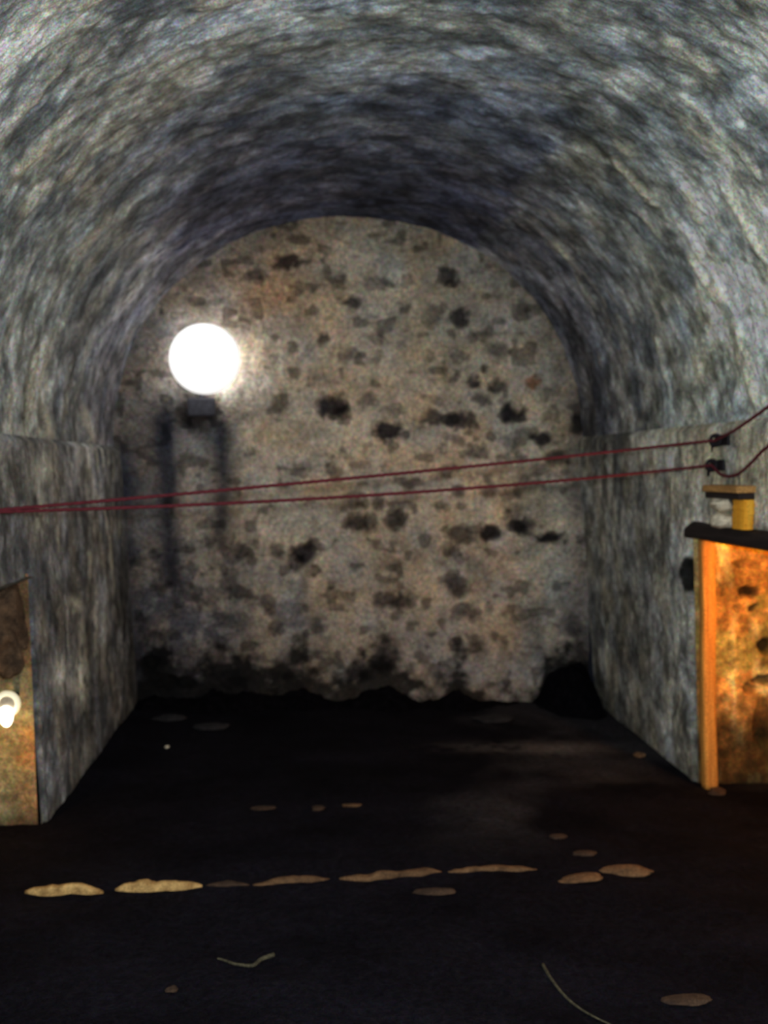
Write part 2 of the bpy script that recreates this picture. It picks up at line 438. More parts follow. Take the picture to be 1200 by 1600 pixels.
# lower part, crop at (200,800), 1.6 x
Bq = [(905,50,55,35,.85),(830,65,60,40,.5),(980,35,60,40,.7),(825,185,55,50,.9),(640,222,50,36,.8),(685,222,60,42,.85),(845,250,75,45,.75),(440,105,62,56,1),(420,125,40,40,.8),
      (470,88,50,20,.7),(375,100,40,40,.65),(285,100,40,22,.6),(200,70,30,30,.6),(825,340,42,36,.85),(640,372,80,70,.85),(570,405,44,40,.85),(280,205,54,40,.75),(195,210,60,40,.55),
      (250,170,50,50,.55),(1020,285,50,50,.45),(575,35,50,40,.6),(670,20,50,40,.6),(55,375,40,36,.85),(455,150,40,30,.45),(350,225,40,50,.6),(370,290,40,40,.7),(440,310,30,24,.7),
      (660,130,50,24,.4),(830,115,50,20,.5),(800,100,30,40,.5),(510,180,24,34,.6),(90,430,60,40,.8),(140,425,80,34,.8),(265,280,80,40,.5),(905,240,26,22,.6),(960,270,24,30,.4),
      (740,365,40,30,.6),(770,400,60,44,.6),(880,345,40,50,.4),(1105,285,70,50,.55)]
S += [(200+a/1.6, 800+b/1.6, c/3.2, d/3.2, k) for a, b, c, d, k in Bq]
# near the crown, left
S += [(448,408,22,8,.95),(468,372,14,10,.7),(402,428,16,10,.5),(385,432,10,8,.4),(310,640,30,26,.8),(312,660,20,20,.6)]
for cx, cy, a, b, k in S:
    e = np.hypot((wx-cx)/(a*1.05+1), (wy-cy)/(b*1.05+1))
    w = (1-sstep(.55, 1.25, e))
    if k < 0:
        tB = tB*(1-w[..., None]*np.array([.35, .62, .72])); hB = hB+.008*w
    else:
        tB = tB*(1-w[..., None]*min(.93, k*.92)*np.array([1.0, 1.0, .97]))
        hB = hB - .030*w*k + .018*(1-sstep(.2, .7, e))*k
# damp streaks hanging on the left third
def streak(cx, y0, y1, wd, k, sl=0.0):
    c = cx + sl*(py-y0) + 14*(fbm(Z*3, X*0+cx, 600, 3)-.5)
    return k*np.exp(-((px-c)/wd)**2)*sstep(y0-40, y0+20, py)*(1-sstep(y1-30, y1+50, py))
dk = streak(180, 690, 1080, 28, .66, .08) + streak(262, 640, 930, 20, .72, .03) + streak(346, 650, 850, 17, .68) \
   + streak(225, 640, 780, 34, .40) + streak(300, 600, 700, 26, .35, .15)
tB = tB*(1-np.clip(dk*1.12, 0, .86)[..., None]*np.array([1.02, 1.0, .93]))
# greyer, darker left third and vault edge; ochre patch above lamp
lf = (1-sstep(230, 480, px + 60*(fbm(X*3, Z*3, 610, 3)-.5)))
tB = tB*(1-lf[..., None]*np.array([.36, .32, .20]))
ust = np.exp(-(((px-420)/80)**2+((py-450)/70)**2))
tB = tB*(1-ust[..., None]*np.array([.12, .30, .42]))
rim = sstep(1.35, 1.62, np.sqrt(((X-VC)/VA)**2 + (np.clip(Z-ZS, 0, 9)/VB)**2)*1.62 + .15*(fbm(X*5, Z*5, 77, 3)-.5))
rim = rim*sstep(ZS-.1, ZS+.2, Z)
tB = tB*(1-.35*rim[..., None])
# black mould climbing from the floor
KN = np.array([(190,1094),(215,1070),(240,1030),(262,1046),(300,1060),(322,1040),(345,1032),(372,1042),(395,1038),(425,1060),(455,1044),(480,1036),(500,1050),(525,1080),(555,1060),(580,1020),(600,1008),(622,1030),(650,1082),(690,1066),(716,1016),(740,1070),(775,1096),(840,1100),(852,1030),(880,1018),(905,1016),(930,1050),(945,1098)], float)
foot = np.interp(px, KN[:, 0], KN[:, 1]) + 6 - 14*sstep(520, 440, px)
mould = sstep(-26, 20, py + 8 + 120*(fbm(X*7, Z*8, 640, 5, .6)-.5) - foot)
tB = tB*(1-.93*np.clip(mould, 0, 1)[..., None])
haze = sstep(880, 1060, py)*(1-sstep(380, 560, px))
tB = tB*(1-.35*haze[..., None])
# darker downwards, blotched on the left, a darker strip in the right corner
lower_dark = sstep(800, 1080, py + 90*(fbm(X*4, Z*4, 650, 4)-.5))
tB = tB*(1-lower_dark[..., None]*np.array([.36, .35, .28]))
blot = sstep(.46, .62, fbm(X*6.5, Z*8, 660, 4, .6))*(1-sstep(420, 560, px))*sstep(790, 880, py)
tB = tB*(1-.55*blot[..., None]*np.array([1.0, 1.0, .9]))
rc = sstep(868, 905, px + 14*(fbm(X*8, Z*5, 670, 3)-.5))*sstep(590, 640, py)
tB = tB*(1-.45*rc[..., None]*np.array([1.0, 1.0, .88]))
br = sstep(780, 880, px)*sstep(900, 980, py)*sstep(.40, .6, fbm(X*5, Z*5, 680, 4))
tB = tB*(1-.35*br[..., None])
Pb = np.stack([X, D - hB, Z], -1)
xc = (X[:-1, :-1]+X[1:, 1:])/2; zc_ = (Z[:-1, :-1]+Z[1:, 1:])/2
inside = ((np.abs((xc-VC)/(VA+.05)))**2.08 + (np.clip(zc_-ZS, 0, 9)/(VB+.05))**2.08 < 1.0) & (xc > XLT-.06) & (xc < XRB+.06)
surf('wall_back', Pb, inside, M_BACK, tB)

# floor ---------------------------------------------------------------
xf = np.arange(-2.2, 3.0, .02); yf = np.concatenate([np.arange(-1.2, 2.2, .06), np.arange(2.2, D+.06, .02)])
Yf, Xf = np.meshgrid(yf, xf, indexing='ij')
FZ = floor_z(Xf)
hF = .030*(fbm(Xf*1.7, Yf*1.7, 700, 4)-.5) + .020*(fbm(Xf*7, Yf*7, 710, 3)-.5)
def ground(x, y):
    x = np.asarray(x, float); y = np.asarray(y, float)
    return floor_z(x) + .030*(fbm(x*1.7, y*1.7, 700, 4)-.5) + .020*(fbm(x*7, y*7, 710, 3)-.5)
tF = np.array([.0062, .0056, .0085])*((.35+1.3*fbm(Xf*2.5, Yf*3.5, 720, 5)))[..., None]
fpx, fpy = proj(np.stack([Xf, np.maximum(Yf, .4), FZ], -1))
pale_streak = np.exp(-(((fpx-860)/85)**2 + ((fpy-1168)/9)**2)) + .5*np.exp(-(((fpx-740)/60)**2 + ((fpy-1166)/7)**2))  # pale streaks tinted into the earth
pale_streak = pale_streak*sstep(.3, .6, fbm(Xf*9, Yf*9, 730, 3)+.1)*sstep(4.2, 4.6, Yf)
tF = tF + pale_streak[..., None]*np.array([.085, .075, .070])
dust = sstep(.5, .75, fbm(Xf*1.3, Yf*1.3, 740, 4))*sstep(4.0, 4.8, Yf)*sstep(0.0, .9, Xf)
tF = tF + dust[..., None]*np.array([.022, .021, .022])
M_FLOOR = masonry('black_trodden_earth', grain=.5, bump=.8, rough=.95)
M_FLOOR.node_tree.nodes['Principled BSDF'].inputs['Specular IOR Level'].default_value = .04
surf('floor', np.stack([Xf, Yf, FZ+hF], -1), None, M_FLOOR, tF, flip=True)

# recess reveals --------------------------------------------------------
def panel(name, O, eu, ev, nu_, nv_, nrm, seed, tintfn, mat=M_NICHE, amp=.03, flip=False, relief=None):
    a = np.linspace(0, 1, nu_); b = np.linspace(0, 1, nv_)
    A_, B_ = np.meshgrid(a, b, indexing='ij')
    P0 = O + A_[..., None]*eu + B_[..., None]*ev
    su = np.linalg.norm(eu); sv = np.linalg.norm(ev)
    h = amp*(fbm(A_*su*5, B_*sv*5, seed, 4)-.5)*2 + amp*.5*(fbm(A_*su*16, B_*sv*16, seed+9, 3)-.5)
    t = tintfn(A_*su, B_*sv, seed)
    if relief is not None: h, t = relief(P0, h, t, A_*su, B_*sv)
    edge = np.minimum(np.minimum(A_, 1-A_)*su, np.minimum(B_, 1-B_)*sv)
    h = h*sstep(0, .03, edge)
    return surf(name, P0 + h[..., None]*nrm, None, mat, t, flip=flip)
def ochre(a, b, s):
    v = ((.35+1.3*fbm(a*6, b*6, s+3, 4))*(.4+1.2*fbm(a*20, b*20, s+5, 3)))**1.3
    t = np.array([.50, .25, .06])*v[..., None]
    g = sstep(.5, .66, fbm(a*5, b*4, s+7, 3))[..., None]*.6
    t = t*(1-g) + np.array([.23, .26, .07])*v[..., None]*g
    y_ = sstep(.56, .68, fbm(a*11, b*5, s+8, 3))[..., None]*.8
    return t*(1-y_) + np.array([.72, .56, .22])*v[..., None]*y_
def brownish(a, b, s):
    v = (.45+1.1*fbm(a*6, b*6, s+3, 4))*(.6+.8*fbm(a*20, b*20, s+5, 3))
    g = sstep(.35, .65, fbm(a*5, b*4, s+7, 3))[..., None]
    return (np.array([.34, .20, .09])*(1-g) + np.array([.22, .21, .12])*g)*(v**1.4)[..., None]
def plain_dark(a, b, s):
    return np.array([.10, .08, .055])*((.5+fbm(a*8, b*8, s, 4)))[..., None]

def right_relief(P0, h, t, a, b):
    px, py = proj(P0)
    qx = px + 8*(fbm(a*30, b*30, 801, 2)-.5); qy = py + 8*(fbm(a*30, b*30, 802, 2)-.5)
    for cx, cy, rx, ry, k in ((1170, 925, 15, 11, .95), (1177, 950, 8, 7, .9), (1196, 1010, 13, 15, .95), (1150, 952, 6, 5, .4), (1195, 1062, 20, 8, .75), (1170, 1075, 12, 10, .6), (1155, 1000, 6, 6, .4),
                              (1140, 920, 18, 30, -.45), (1128, 960, 12, 40, -.4), (1192, 1130, 16, 40, .6), (1165, 880, 22, 6, .5)):
        e = np.hypot((qx-cx)/rx, (qy-cy)/ry); w = 1-sstep(.65, 1.15, e)
        t = t*(1-abs(k)*w[..., None])
        if k > 0: h = h - .05*k*w
    for cx, cy, rx, ry in ((1147, 985, 6, 26), (1146, 1090, 6, 55), (1157, 1150, 8, 22), (1140, 1060, 6, 12), (1180, 980, 9, 16)):
        e = np.exp(-(((qx-cx)/rx)**2+((qy-cy)/ry)**2)*1.2)
        t = t + e[..., None]*np.array([.42, .36, .16]); h = h + .012*e
    foot = 1-sstep(.10, .50, P0[..., 2])  # lamp falloff painted in: jamb darkened towards its foot
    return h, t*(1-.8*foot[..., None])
RX = .62
Or = np.array([xrn(-.1), NY1R, -.10])
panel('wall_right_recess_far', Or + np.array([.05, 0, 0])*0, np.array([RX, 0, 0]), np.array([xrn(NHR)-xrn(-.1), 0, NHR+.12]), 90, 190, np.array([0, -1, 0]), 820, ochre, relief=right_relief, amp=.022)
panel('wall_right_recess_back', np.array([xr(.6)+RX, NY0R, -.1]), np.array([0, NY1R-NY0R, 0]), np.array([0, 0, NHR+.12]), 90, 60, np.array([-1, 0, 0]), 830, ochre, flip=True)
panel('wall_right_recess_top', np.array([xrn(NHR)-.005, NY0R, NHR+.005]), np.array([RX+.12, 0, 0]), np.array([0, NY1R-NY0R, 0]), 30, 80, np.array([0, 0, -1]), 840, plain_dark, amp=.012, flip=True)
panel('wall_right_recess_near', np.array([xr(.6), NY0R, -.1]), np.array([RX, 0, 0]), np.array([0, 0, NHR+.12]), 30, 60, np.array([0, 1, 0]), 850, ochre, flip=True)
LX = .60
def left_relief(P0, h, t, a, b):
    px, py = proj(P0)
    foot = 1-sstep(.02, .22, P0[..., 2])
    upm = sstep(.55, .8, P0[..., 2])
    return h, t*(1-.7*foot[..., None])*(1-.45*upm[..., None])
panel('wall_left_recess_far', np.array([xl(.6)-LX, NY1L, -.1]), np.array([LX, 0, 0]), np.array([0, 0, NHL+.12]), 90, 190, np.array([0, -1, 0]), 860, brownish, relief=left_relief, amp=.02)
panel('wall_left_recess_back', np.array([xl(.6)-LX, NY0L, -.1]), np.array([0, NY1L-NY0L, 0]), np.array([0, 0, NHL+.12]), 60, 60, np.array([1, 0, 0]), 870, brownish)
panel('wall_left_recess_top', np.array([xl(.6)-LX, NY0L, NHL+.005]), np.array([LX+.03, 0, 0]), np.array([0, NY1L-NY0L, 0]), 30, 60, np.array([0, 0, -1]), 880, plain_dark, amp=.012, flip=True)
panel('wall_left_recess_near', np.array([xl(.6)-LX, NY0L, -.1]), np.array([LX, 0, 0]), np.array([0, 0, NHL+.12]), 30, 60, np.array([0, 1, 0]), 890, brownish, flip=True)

# ------------------------------------------------------------------ shapes
def rock(name, mat, size, seed, parent=None, sub=3, jag=.28, flat=.0):
    """an irregular stone; base sits at local z = 0"""
    bm = bmesh.new(); bmesh.ops.create_icosphere(bm, subdivisions=sub, radius=1)
    r = np.random.default_rng(seed)
    planes = [(Vector(r.normal(size=3)).normalized(), .62+.3*r.random()) for _ in range(9)]
    off = r.random()*50
    for v in bm.verts:
        d = v.co.normalized(); k = 1.0
        for n, q in planes:
            c = d.dot(n)
            if c > .05: k = min(k, q/c)
        k *= 1 + jag*float(fbm(np.array(d.x*2.2+off), np.array(d.y*2.2+d.z*3.1+off), seed % 97, 3)-.5)
        v.co = d*k
    lo = min(v.co.z for v in bm.verts); hi = max(v.co.z for v in bm.verts)
    for v in bm.verts:
        z = (v.co.z-lo)/(hi-lo)
        v.co = Vector((v.co.x*size[0]/2, v.co.y*size[1]/2, z*size[2]))
    return bm_obj(name, bm, mat, parent, smooth=True)

def box_bm(bm, c, s, bev=.0, rot=None, jit=0, seg=2):
    r = bmesh.ops.create_cube(bm, size=1)
    vs = r['verts']
    for v in vs: v.co = Vector((v.co.x*s[0], v.co.y*s[1], v.co.z*s[2]))
    if bev:
        es = list({e for v in vs for e in v.link_edges})
        g = bmesh.ops.bevel(bm, geom=es, offset=bev, segments=seg, affect='EDGES', profile=.6)
        vs = list({v for f in g['faces'] for v in f.verts} | {v for v in vs if v.is_valid})
    if rot is not None:
        for v in vs: v.co = rot @ v.co
    for v in vs: v.co += Vector(c)
    return vs
def tube_bm(bm, pts, rad, seg=12, strands=0, twist=0.0, cap=True):
    pts = [Vector(p) for p in pts]
    rings = []; s = 0.0
    up_ = Vector((0, 0, 1))
    for i, p in enumerate(pts):
        if i: s += (p-pts[i-1]).length
        d = (pts[min(i+1, len(pts)-1)] - pts[max(i-1, 0)]).normalized()
        a = d.cross(up_)
        if a.length < 1e-4: a = Vector((1, 0, 0))
        a.normalize(); b = d.cross(a).normalized()
        R = rad[i] if hasattr(rad, '__len__') else rad
        ring = []
        for k in range(seg):
            th = 2*pi*k/seg
            rr = R*(1 + .20*cos(strands*(th - twist*s))) if strands else R
            ring.append(bm.verts.new(p + a*(rr*cos(th)) + b*(rr*sin(th))))
        rings.append(ring)
    for r0_, r1_ in zip(rings, rings[1:]):
        for k in range(seg):
            bm.faces.new((r0_[k], r0_[(k+1) % seg], r1_[(k+1) % seg], r1_[k]))
    if cap:
        bm.faces.new(rings[0][::-1]); bm.faces.new(rings[-1])
def smooth_path(pts, n=20):
    pts = [np.array(p, float) for p in pts]
    P = [2*pts[0]-pts[1]] + pts + [2*pts[-1]-pts[-2]]
    out = []
    for i in range(1, len(P)-2):
        for t in np.linspace(0, 1, n, endpoint=False):
            a, b, c, d = P[i-1], P[i], P[i+1], P[i+2]
            out.append(.5*((2*b)+(-a+c)*t+(2*a-5*b+4*c-d)*t*t+(-a+3*b-3*c+d)*t**3))
    out.append(pts[-1]); return out
def lathe_bm(bm, prof, seg=40, axis='Y'):
    """prof: (radius, along axis)"""
    rings = []
    for r, a in prof:
        ring = []
        for k in range(seg):
            th = 2*pi*k/seg
            ring.append(bm.verts.new((r*cos(th), a, r*sin(th)) if axis == 'Y' else (r*cos(th), r*sin(th), a)))
        rings.append(ring)
    for r0_, r1_ in zip(rings, rings[1:]):
        for k in range(seg):
            bm.faces.new((r0_[k], r0_[(k+1) % seg], r1_[(k+1) % seg], r1_[k]))
    return rings

# ------------------------------------------------------------------ the big lamp on the end wall
LP = at_y(321, 562, D-.24)
lamp = thing('wall_lamp', (LP[0], D-.02, LP[2]), 'big glaring white globe lamp fixed high on the rubble end wall', 'lamp')
RG = .247
bm = bmesh.new(); bmesh.ops.create_uvsphere(bm, u_segments=56, v_segments=36, radius=RG)
M_GLOBE = lamp_mat('bloom_globe', (1.0, .985, .96), 13, .85, .06, .245)  # globe widened and faded outwards to stand in for the lamp's bloom
g = bm_obj('globe', bm, M_GLOBE, lamp, True); g.location = (0, -.255, 0)
bm = bmesh.new(); lathe_bm(bm, [(.0, .0), (.13, 0), (.13, -.02), (.10, -.035), (.075, -.05), (.07, -.07), (0, -.07)])
bm_obj('wall_plate', bm, M_LAMPBODY, lamp, True)
bm = bmesh.new()
box_bm(bm, (-.055, -.05, -.32), (.20, .09, .13), .015)
bm_obj('ballast_box', bm, M_LAMPBODY, lamp)
bm = bmesh.new(); tube_bm(bm, smooth_path([(-.03, -.04, -.06), (-.05, -.05, -.16), (-.055, -.05, -.27)]), .012)
bm_obj('conduit', bm, M_LAMPBODY, lamp, True)

# ------------------------------------------------------------------ the small lamp in the left recess
lp = at_y(11, 1100, 4.50)
sl = thing('recess_lamp', tuple(lp), 'small round bright lamp with pale rim in the left recess', 'lamp')
bm = bmesh.new(); tube_bm(bm, [(.049*cos(a), 0, .049*sin(a)) for a in np.linspace(0, 2*pi, 49)], .013, 10, cap=False)
M_SRIM = lamp_mat('lit_glass_rim', (1.0, .84, .42), .75, .45, .03, .07)  # bulb light on the rim given as its own emission
bm_obj('rim', bm, M_SRIM, sl, True)
bm = bmesh.new(); rr = lathe_bm(bm, [(.0005, -.004), (.02, -.003), (.042, 0), (.046, .006), (.035, .05), (.02, .075), (.0005, .078)], 32)
bm_obj('reflector', bm, flat_mat('hazy_glass', (.40, .34, .27), .3), sl, True)
bm = bmesh.new(); lathe_bm(bm, [(.0005, -.044), (.014, -.041), (.028, -.026), (.034, -.008), (.030, .004), (.0005, .006)], 28)
for v in bm.verts:                       # pear-shaped bulb, tip hanging down
    if v.co.z < 0: v.co.z *= 1.9
M_BULB = lamp_mat('lit_bulb', (1.0, .93, .74), 5.0, 4.0, .0, .08)
b = bm_obj('bulb', bm, M_BULB, sl, True); b.location = (-.002, -.006, -.040)
bm = bmesh.new(); tube_bm(bm, smooth_path([(0, .07, 0), (0, .11, .005), (0, .155, .01)]), .012)
bm_obj('bracket', bm, M_IRON, sl, True)

# rough stone jutting from the head of the left recess
o = rock('boulder', M_BROWN, (.30, .26, .50), 41, sub=5, jag=.60)
q = at_y(6, 1060, 4.58); o.location = (q[0]-.01, 4.565, q[2])
tag(o, 'rough brown block of stone above the small lamp in the left recess', 'stone')

# ------------------------------------------------------------------ right recess furniture
# timber post
p0 = at_y(1109, 1222, NY1R-.075); p1 = at_y(1104, 856, NY1R-.075)
bm = bmesh.new()
nseg = 40; wpost = .078
for i in range(nseg+1):
    pass
def post_bm(a, b, w, d, seed):
    bm = bmesh.new(); rings = []
    for i in range(41):
        t = i/40; c = a*(1-t)+b*t
        k = 1 + .10*float(fbm(np.array(t*7.0), np.array(seed*1.0), seed, 3)-.5)
        ox = .012*float(fbm(np.array(t*4.0), np.array(seed+5.0), seed+3, 2)-.5)
        ring = []
        for th in np.linspace(0, 2*pi, 24, endpoint=False):
            cx = np.sign(cos(th))*abs(cos(th))**.55; cy = np.sign(sin(th))*abs(sin(th))**.55
            ring.append(bm.verts.new((c[0]-a[0] + ox + cx*w/2*k, c[1]-a[1] + cy*d/2*k, c[2]-a[2])))
        rings.append(ring)
    for r0_, r1_ in zip(rings, rings[1:]):
        for k in range(24): bm.faces.new((r0_[k], r0_[(k+1) % 24], r1_[(k+1) % 24], r1_[k]))
    bm.faces.new(rings[0][::-1]); bm.faces.new(rings[-1]); return bm
gz = float(ground(p0[0], p0[1])); p0[2] = gz - .005
o = bm_obj('timber_post', post_bm(p0, np.array([p1[0], p1[1], NHR-.015]), wpost, .075, 4), M_POST, None, True)
o.location = tuple(p0)
tag(o, 'orange timber post standing at the far edge of the right recess', 'post')

# blackened lintel beam over the recess
zt = .098
bm = bmesh.new(); rings = []
for i, y in enumerate(np.linspace(NY1R+.01, NY0R-.10, 60)):
    t = i/59
    sh = sstep(0, .05, np.array(t+.012)); 
    hh = zt*(.62+.38*float(sh))*(1+.16*float(fbm(np.array(t*9.0), np.array(2.0), 61, 3)-.5)); ww = .15
    cz = NHR + hh/2 - .012 + .015*float(fbm(np.array(t*5.0), np.array(3.0), 67, 2)-.5)
    ring = []
    for th in np.linspace(0, 2*pi, 20, endpoint=False):
        cx = np.sign(cos(th))*abs(cos(th))**.5; cy = np.sign(sin(th))*abs(sin(th))**.5
        ring.append(bm.verts.new((xr(NHR, y)+.025 + cx*ww/2, y, cz + cy*hh/2)))
    rings.append(ring)
for r0_, r1_ in zip(rings, rings[1:]):
    for k in range(20): bm.faces.new((r0_[k], r0_[(k+1) % 20], r1_[(k+1) % 20], r1_[k]))
bm.faces.new(rings[0][::-1]); bm.faces.new(rings[-1])
o = bm_obj('lintel_beam', bm, M_LINTEL, None, True)
tag(o, 'dark heavy timber beam lying along the top of the right recess', 'beam')

# little shelf board on a yellow prop, above the lintel
XW = xr(1.55, 4.75)-.012
a = at_x(1110, 768, XW-.05); b = at_x(1166, 772, XW-.05)
ya, yb = a[1], b[1]; zsf = (a[2]+b[2])/2
sh = thing('wall_shelf', (XW, (ya+yb)/2, zsf), 'short ochre wall board on a yellow prop above the dark lintel beam', 'shelf')
bm = bmesh.new(); box_bm(bm, (-.045, 0, .020), (.10, abs(ya-yb)*.98, .034), .006)
bm_obj('board', bm, M_SHELF, sh)
bm = bmesh.new(); box_bm(bm, (-.040, 0, -.014), (.085, abs(ya-yb)*.95, .030), .004)
bm_obj('batten', bm, M_LINTEL, sh)['label'] = 'blackened batten under the board'
c0 = at_x(1155, 783, XW-.06); c1 = at_x(1158, 832, XW-.06)
ptop = zsf-.03; pbot = NHR+zt-.012
yy = c0[1]
wd = abs(at_x(1142, 800, XW-.06)[1]-at_x(1169, 800, XW-.06)[1])
bm = post_bm(np.array([0, 0, 0.]), np.array([0, -.01, ptop-pbot]), .060, wd*.80, 9)
pr = bm_obj('prop', bm, M_PROP, sh, True); pr.location = (-.035, .02+yy-(ya+yb)/2, pbot-zsf)
# two pale stones wedged beside the prop
for (pxx, pyy, s_, sd, lb) in ((1127, 800, (.12, .20, .085), 71, 'upper of two pale stones wedged left of the yellow prop'),
                               (1131, 827, (.13, .17, .080), 74, 'lower of two pale stones, resting on the dark lintel beam')):
    q = at_x(pxx, pyy, XW-.05)
    o = rock('wedge_stone', M_PALE, s_, sd, sub=4)
    zb = pbot-.006 if pyy > 810 else pbot+.074
    o.location = (XW-.050, q[1], zb)
    tag(o, lb, 'stone', 'pale stones above the lintel')

# ------------------------------------------------------------------ ropes and their iron eyes
XE = xr(1.8, 4.9)-.045
eyes = []
for (pxx, pyy, lb) in ((1118, 688, 'upper iron rope eye on the right wall, above the ochre board'),
                       (1112, 727, 'lower iron rope eye on the right wall, just above the ochre board')):
    q = at_x(pxx, pyy, XE); eyes.append(q)
    xw = xr(q[2], q[1])
    e = thing('rope_eye', (xw, q[1], q[2]), lb, 'eye bolt', 'iron rope eyes on the right wall')
    bm = bmesh.new(); box_bm(bm, (-.012, 0, .0), (.022, .17, .058), .008)
    bm_obj('plate', bm, M_IRON, e)
    bm = bmesh.new(); tube_bm(bm, [(-(xw-q[0]) + .026*cos(a_), 0, .026*sin(a_)) for a_ in np.linspace(0, 2*pi, 33)], .010, 10, cap=False)
    bm_obj('ring', bm, M_IRON, e, True)
    bm = bmesh.new(); tube_bm(bm, [(-.02, .07, .0), (-.02, .10, -.03), (-.016, .11, -.055)], .011, 8)
    bm_obj('shank', bm, M_IRON, e, True)

def interp_px(knots, n):
    k = np.array(knots, float); x = np.linspace(k[0, 0], k[-1, 0], n)
    return [(a, b) for a, b in zip(x, np.interp(x, k[:, 0], k[:, 1]))]
def rope(name, eye, left_px, kn, tail, lb):
    # a taut span from the left wall to the eye, then slack along the right wall
    Lp = at_x(left_px[0], left_px[1], xl(1.55)+.02)
    span = []
    for t in np.linspace(0, 1, 26):
        p = Lp*(1-t) + eye*t; p = p.copy(); p[2] -= kn*4*t*(1-t); span.append(p)
    tl = [at_x(a, b, xr(1.8, 4.5)-.065) for a, b in tail]
    tl += [np.array([xr(1.6, yq)-.09, yq, zq + (eye[2]-1.8)*.5]) for yq, zq in ((2.7, 1.90), (1.2, 1.84), (-.9, 1.82)) if yq < tl[-1][1]-.3]
    pts = [tuple(p) for p in span] + [tuple(p) for p in smooth_path([eye]+tl, 10)[1:]]
    # densify for the twist of the strands
    dense = []
    for p, q in zip(pts, pts[1:]):
        p, q = np.array(p), np.array(q); n = max(1, int(np.linalg.norm(q-p)/.014))
        dense += [p+(q-p)*i/n for i in range(n)]
    dense.append(np.array(pts[-1]))
    bm = bmesh.new(); tube_bm(bm, dense, 0.0072, 12, 3, 55.0)
    o = bm_obj(name, bm, M_ROPE, None, True)
    return tag(o, lb, 'rope', 'red ropes across the chamber')
rope('barrier_rope', eyes[0], (-40, 800), .012, [(1150, 671), (1190, 643), (1235, 612), (1330, 560)], 'upper red rope across the chamber, through the upper iron eye')
rope('barrier_rope', eyes[1], (-40, 800.5), .038, [(1128, 742), (1150, 742), (1172, 725), (1200, 698), (1250, 680), (1340, 640)], 'lower red rope across the chamber, through the lower iron eye')

# ------------------------------------------------------------------ earth against the back wall
kn = np.array([(190,1094),(215,1080),(240,1050),(262,1066),(300,1072),(322,1050),(345,1042),(372,1052),(395,1048),(425,1076),(455,1058),(480,1046),(500,1060),(525,1088),
               (555,1070),(580,1040),(600,1022),(622,1040),(650,1086),(690,1072),(716,1030),(740,1078),(775,1092),(840,1096),(852,1050),(880,1030),(905,1028),(930,1060),(945,1098)], float)
xb = np.arange(-1.345, 2.06, .011); sb = np.linspace(0, 1, 44)
knx = np.interp(np.arange(180, 960), kn[:, 0], kn[:, 1]); ker = np.exp(-(np.arange(-30, 31)/11.)**2); ker /= ker.sum()
kns = np.convolve(np.pad(knx, 30, mode='edge'), ker, 'valid')
pxs = np.array([proj(np.array([x, D-.03, .2]))[0] for x in xb])
ht = np.maximum(0, (1099-np.interp(pxs, np.arange(180, 960), kns))/F*D)*np.where(pxs > 835, .95, .42)
dep = .16 + 1.0*ht + .16*fbm(xb*4, xb*0, 900, 3)
S_, X_ = np.meshgrid(sb, xb, indexing='ij')
prof = (1-S_**1.6)**1.3
Yb = D + .02 - S_*dep[None, :]
lum = .085*(fbm(X_*9, Yb*9, 910, 4)-.5) + .04*(fbm(X_*28, Yb*28, 920, 3)-.5)
Zb = ground(X_, np.minimum(Yb, D)) - .012 + prof*ht[None, :] + lum*np.clip(prof*4, 0, 1)*np.clip(ht[None, :]*9+.1, 0, 1)
o = surf('earth_heap', np.stack([X_, Yb, Zb], -1), None, M_SOIL, kind='stuff', flip=True)
tag(o, 'black earth and soot heaped along the foot of the end wall', 'earth')

# ------------------------------------------------------------------ stones on the floor
def floor_stone(name, mat, cx, cy, w_px, dep_m, hgt, seed, lb, cat='stone', group='stones on the cellar floor', rz=0, sink=.25):
    p = floor_pt(cx, cy)
    w = w_px/F*p[1]
    o = rock(name, mat, (w, dep_m, hgt), seed, sub=4)
    o.location = (p[0], p[1], float(ground(p[0], p[1])) - hgt*sink)
    o.rotation_euler = (0, 0, rz)
    return tag(o, lb, cat, group)

# threshold: a line of low stones across the mouth of the chamber
def kerb(name, mat, x0, x1, y0, y1, hgt, seed, lb, dep_=.035):
    a = floor_pt(x0, y0); b = floor_pt(x1, y1)
    ln = float(np.hypot(b[0]-a[0], b[1]-a[1])); rz = math.atan2(b[1]-a[1], b[0]-a[0])
    bm = bmesh.new(); rings = []; n = max(10, int(ln/.018))
    for i in range(n+1):
        t = i/n; e = min(1, min(t, 1-t)*ln/.10+.12)
        hh = hgt*(.25+1.5*float(fbm(np.array(t*ln*11), np.array(seed*1.), seed, 4, .6)))*e**.8
        dd = dep_*(.4+1.2*float(fbm(np.array(t*ln*9), np.array(seed+9.), seed+2, 4, .6)))*e**.7
        oy = .03*float(fbm(np.array(t*ln*4), np.array(seed+19.), seed+5, 2)-.5)
        sec = [(-dd/2, -.03), (-dd/2, hh*.55), (-dd*.42, hh*.9), (-dd*.2, hh), (dd*.2, hh*.97), (dd*.42, hh*.85), (dd/2, hh*.5), (dd/2, -.03)]
        gz = float(ground(a[0]+(b[0]-a[0])*t, a[1]+(b[1]-a[1])*t))
        rings.append([bm.verts.new((t*ln, oy+yy_, gz + zz_)) for yy_, zz_ in sec])
    for r0_, r1_ in zip(rings, rings[1:]):
        for k in range(8): bm.faces.new((r0_[k], r0_[(k+1) % 8], r1_[(k+1) % 8], r1_[k]))
    bm.faces.new(rings[0][::-1]); bm.faces.new(rings[-1])
    o = bm_obj(name, bm, mat, None, True)
    o.location = (a[0], a[1], 0); o.rotation_euler = (0, 0, rz)
    return tag(o, lb, 'kerb stone', 'threshold stones across the floor')
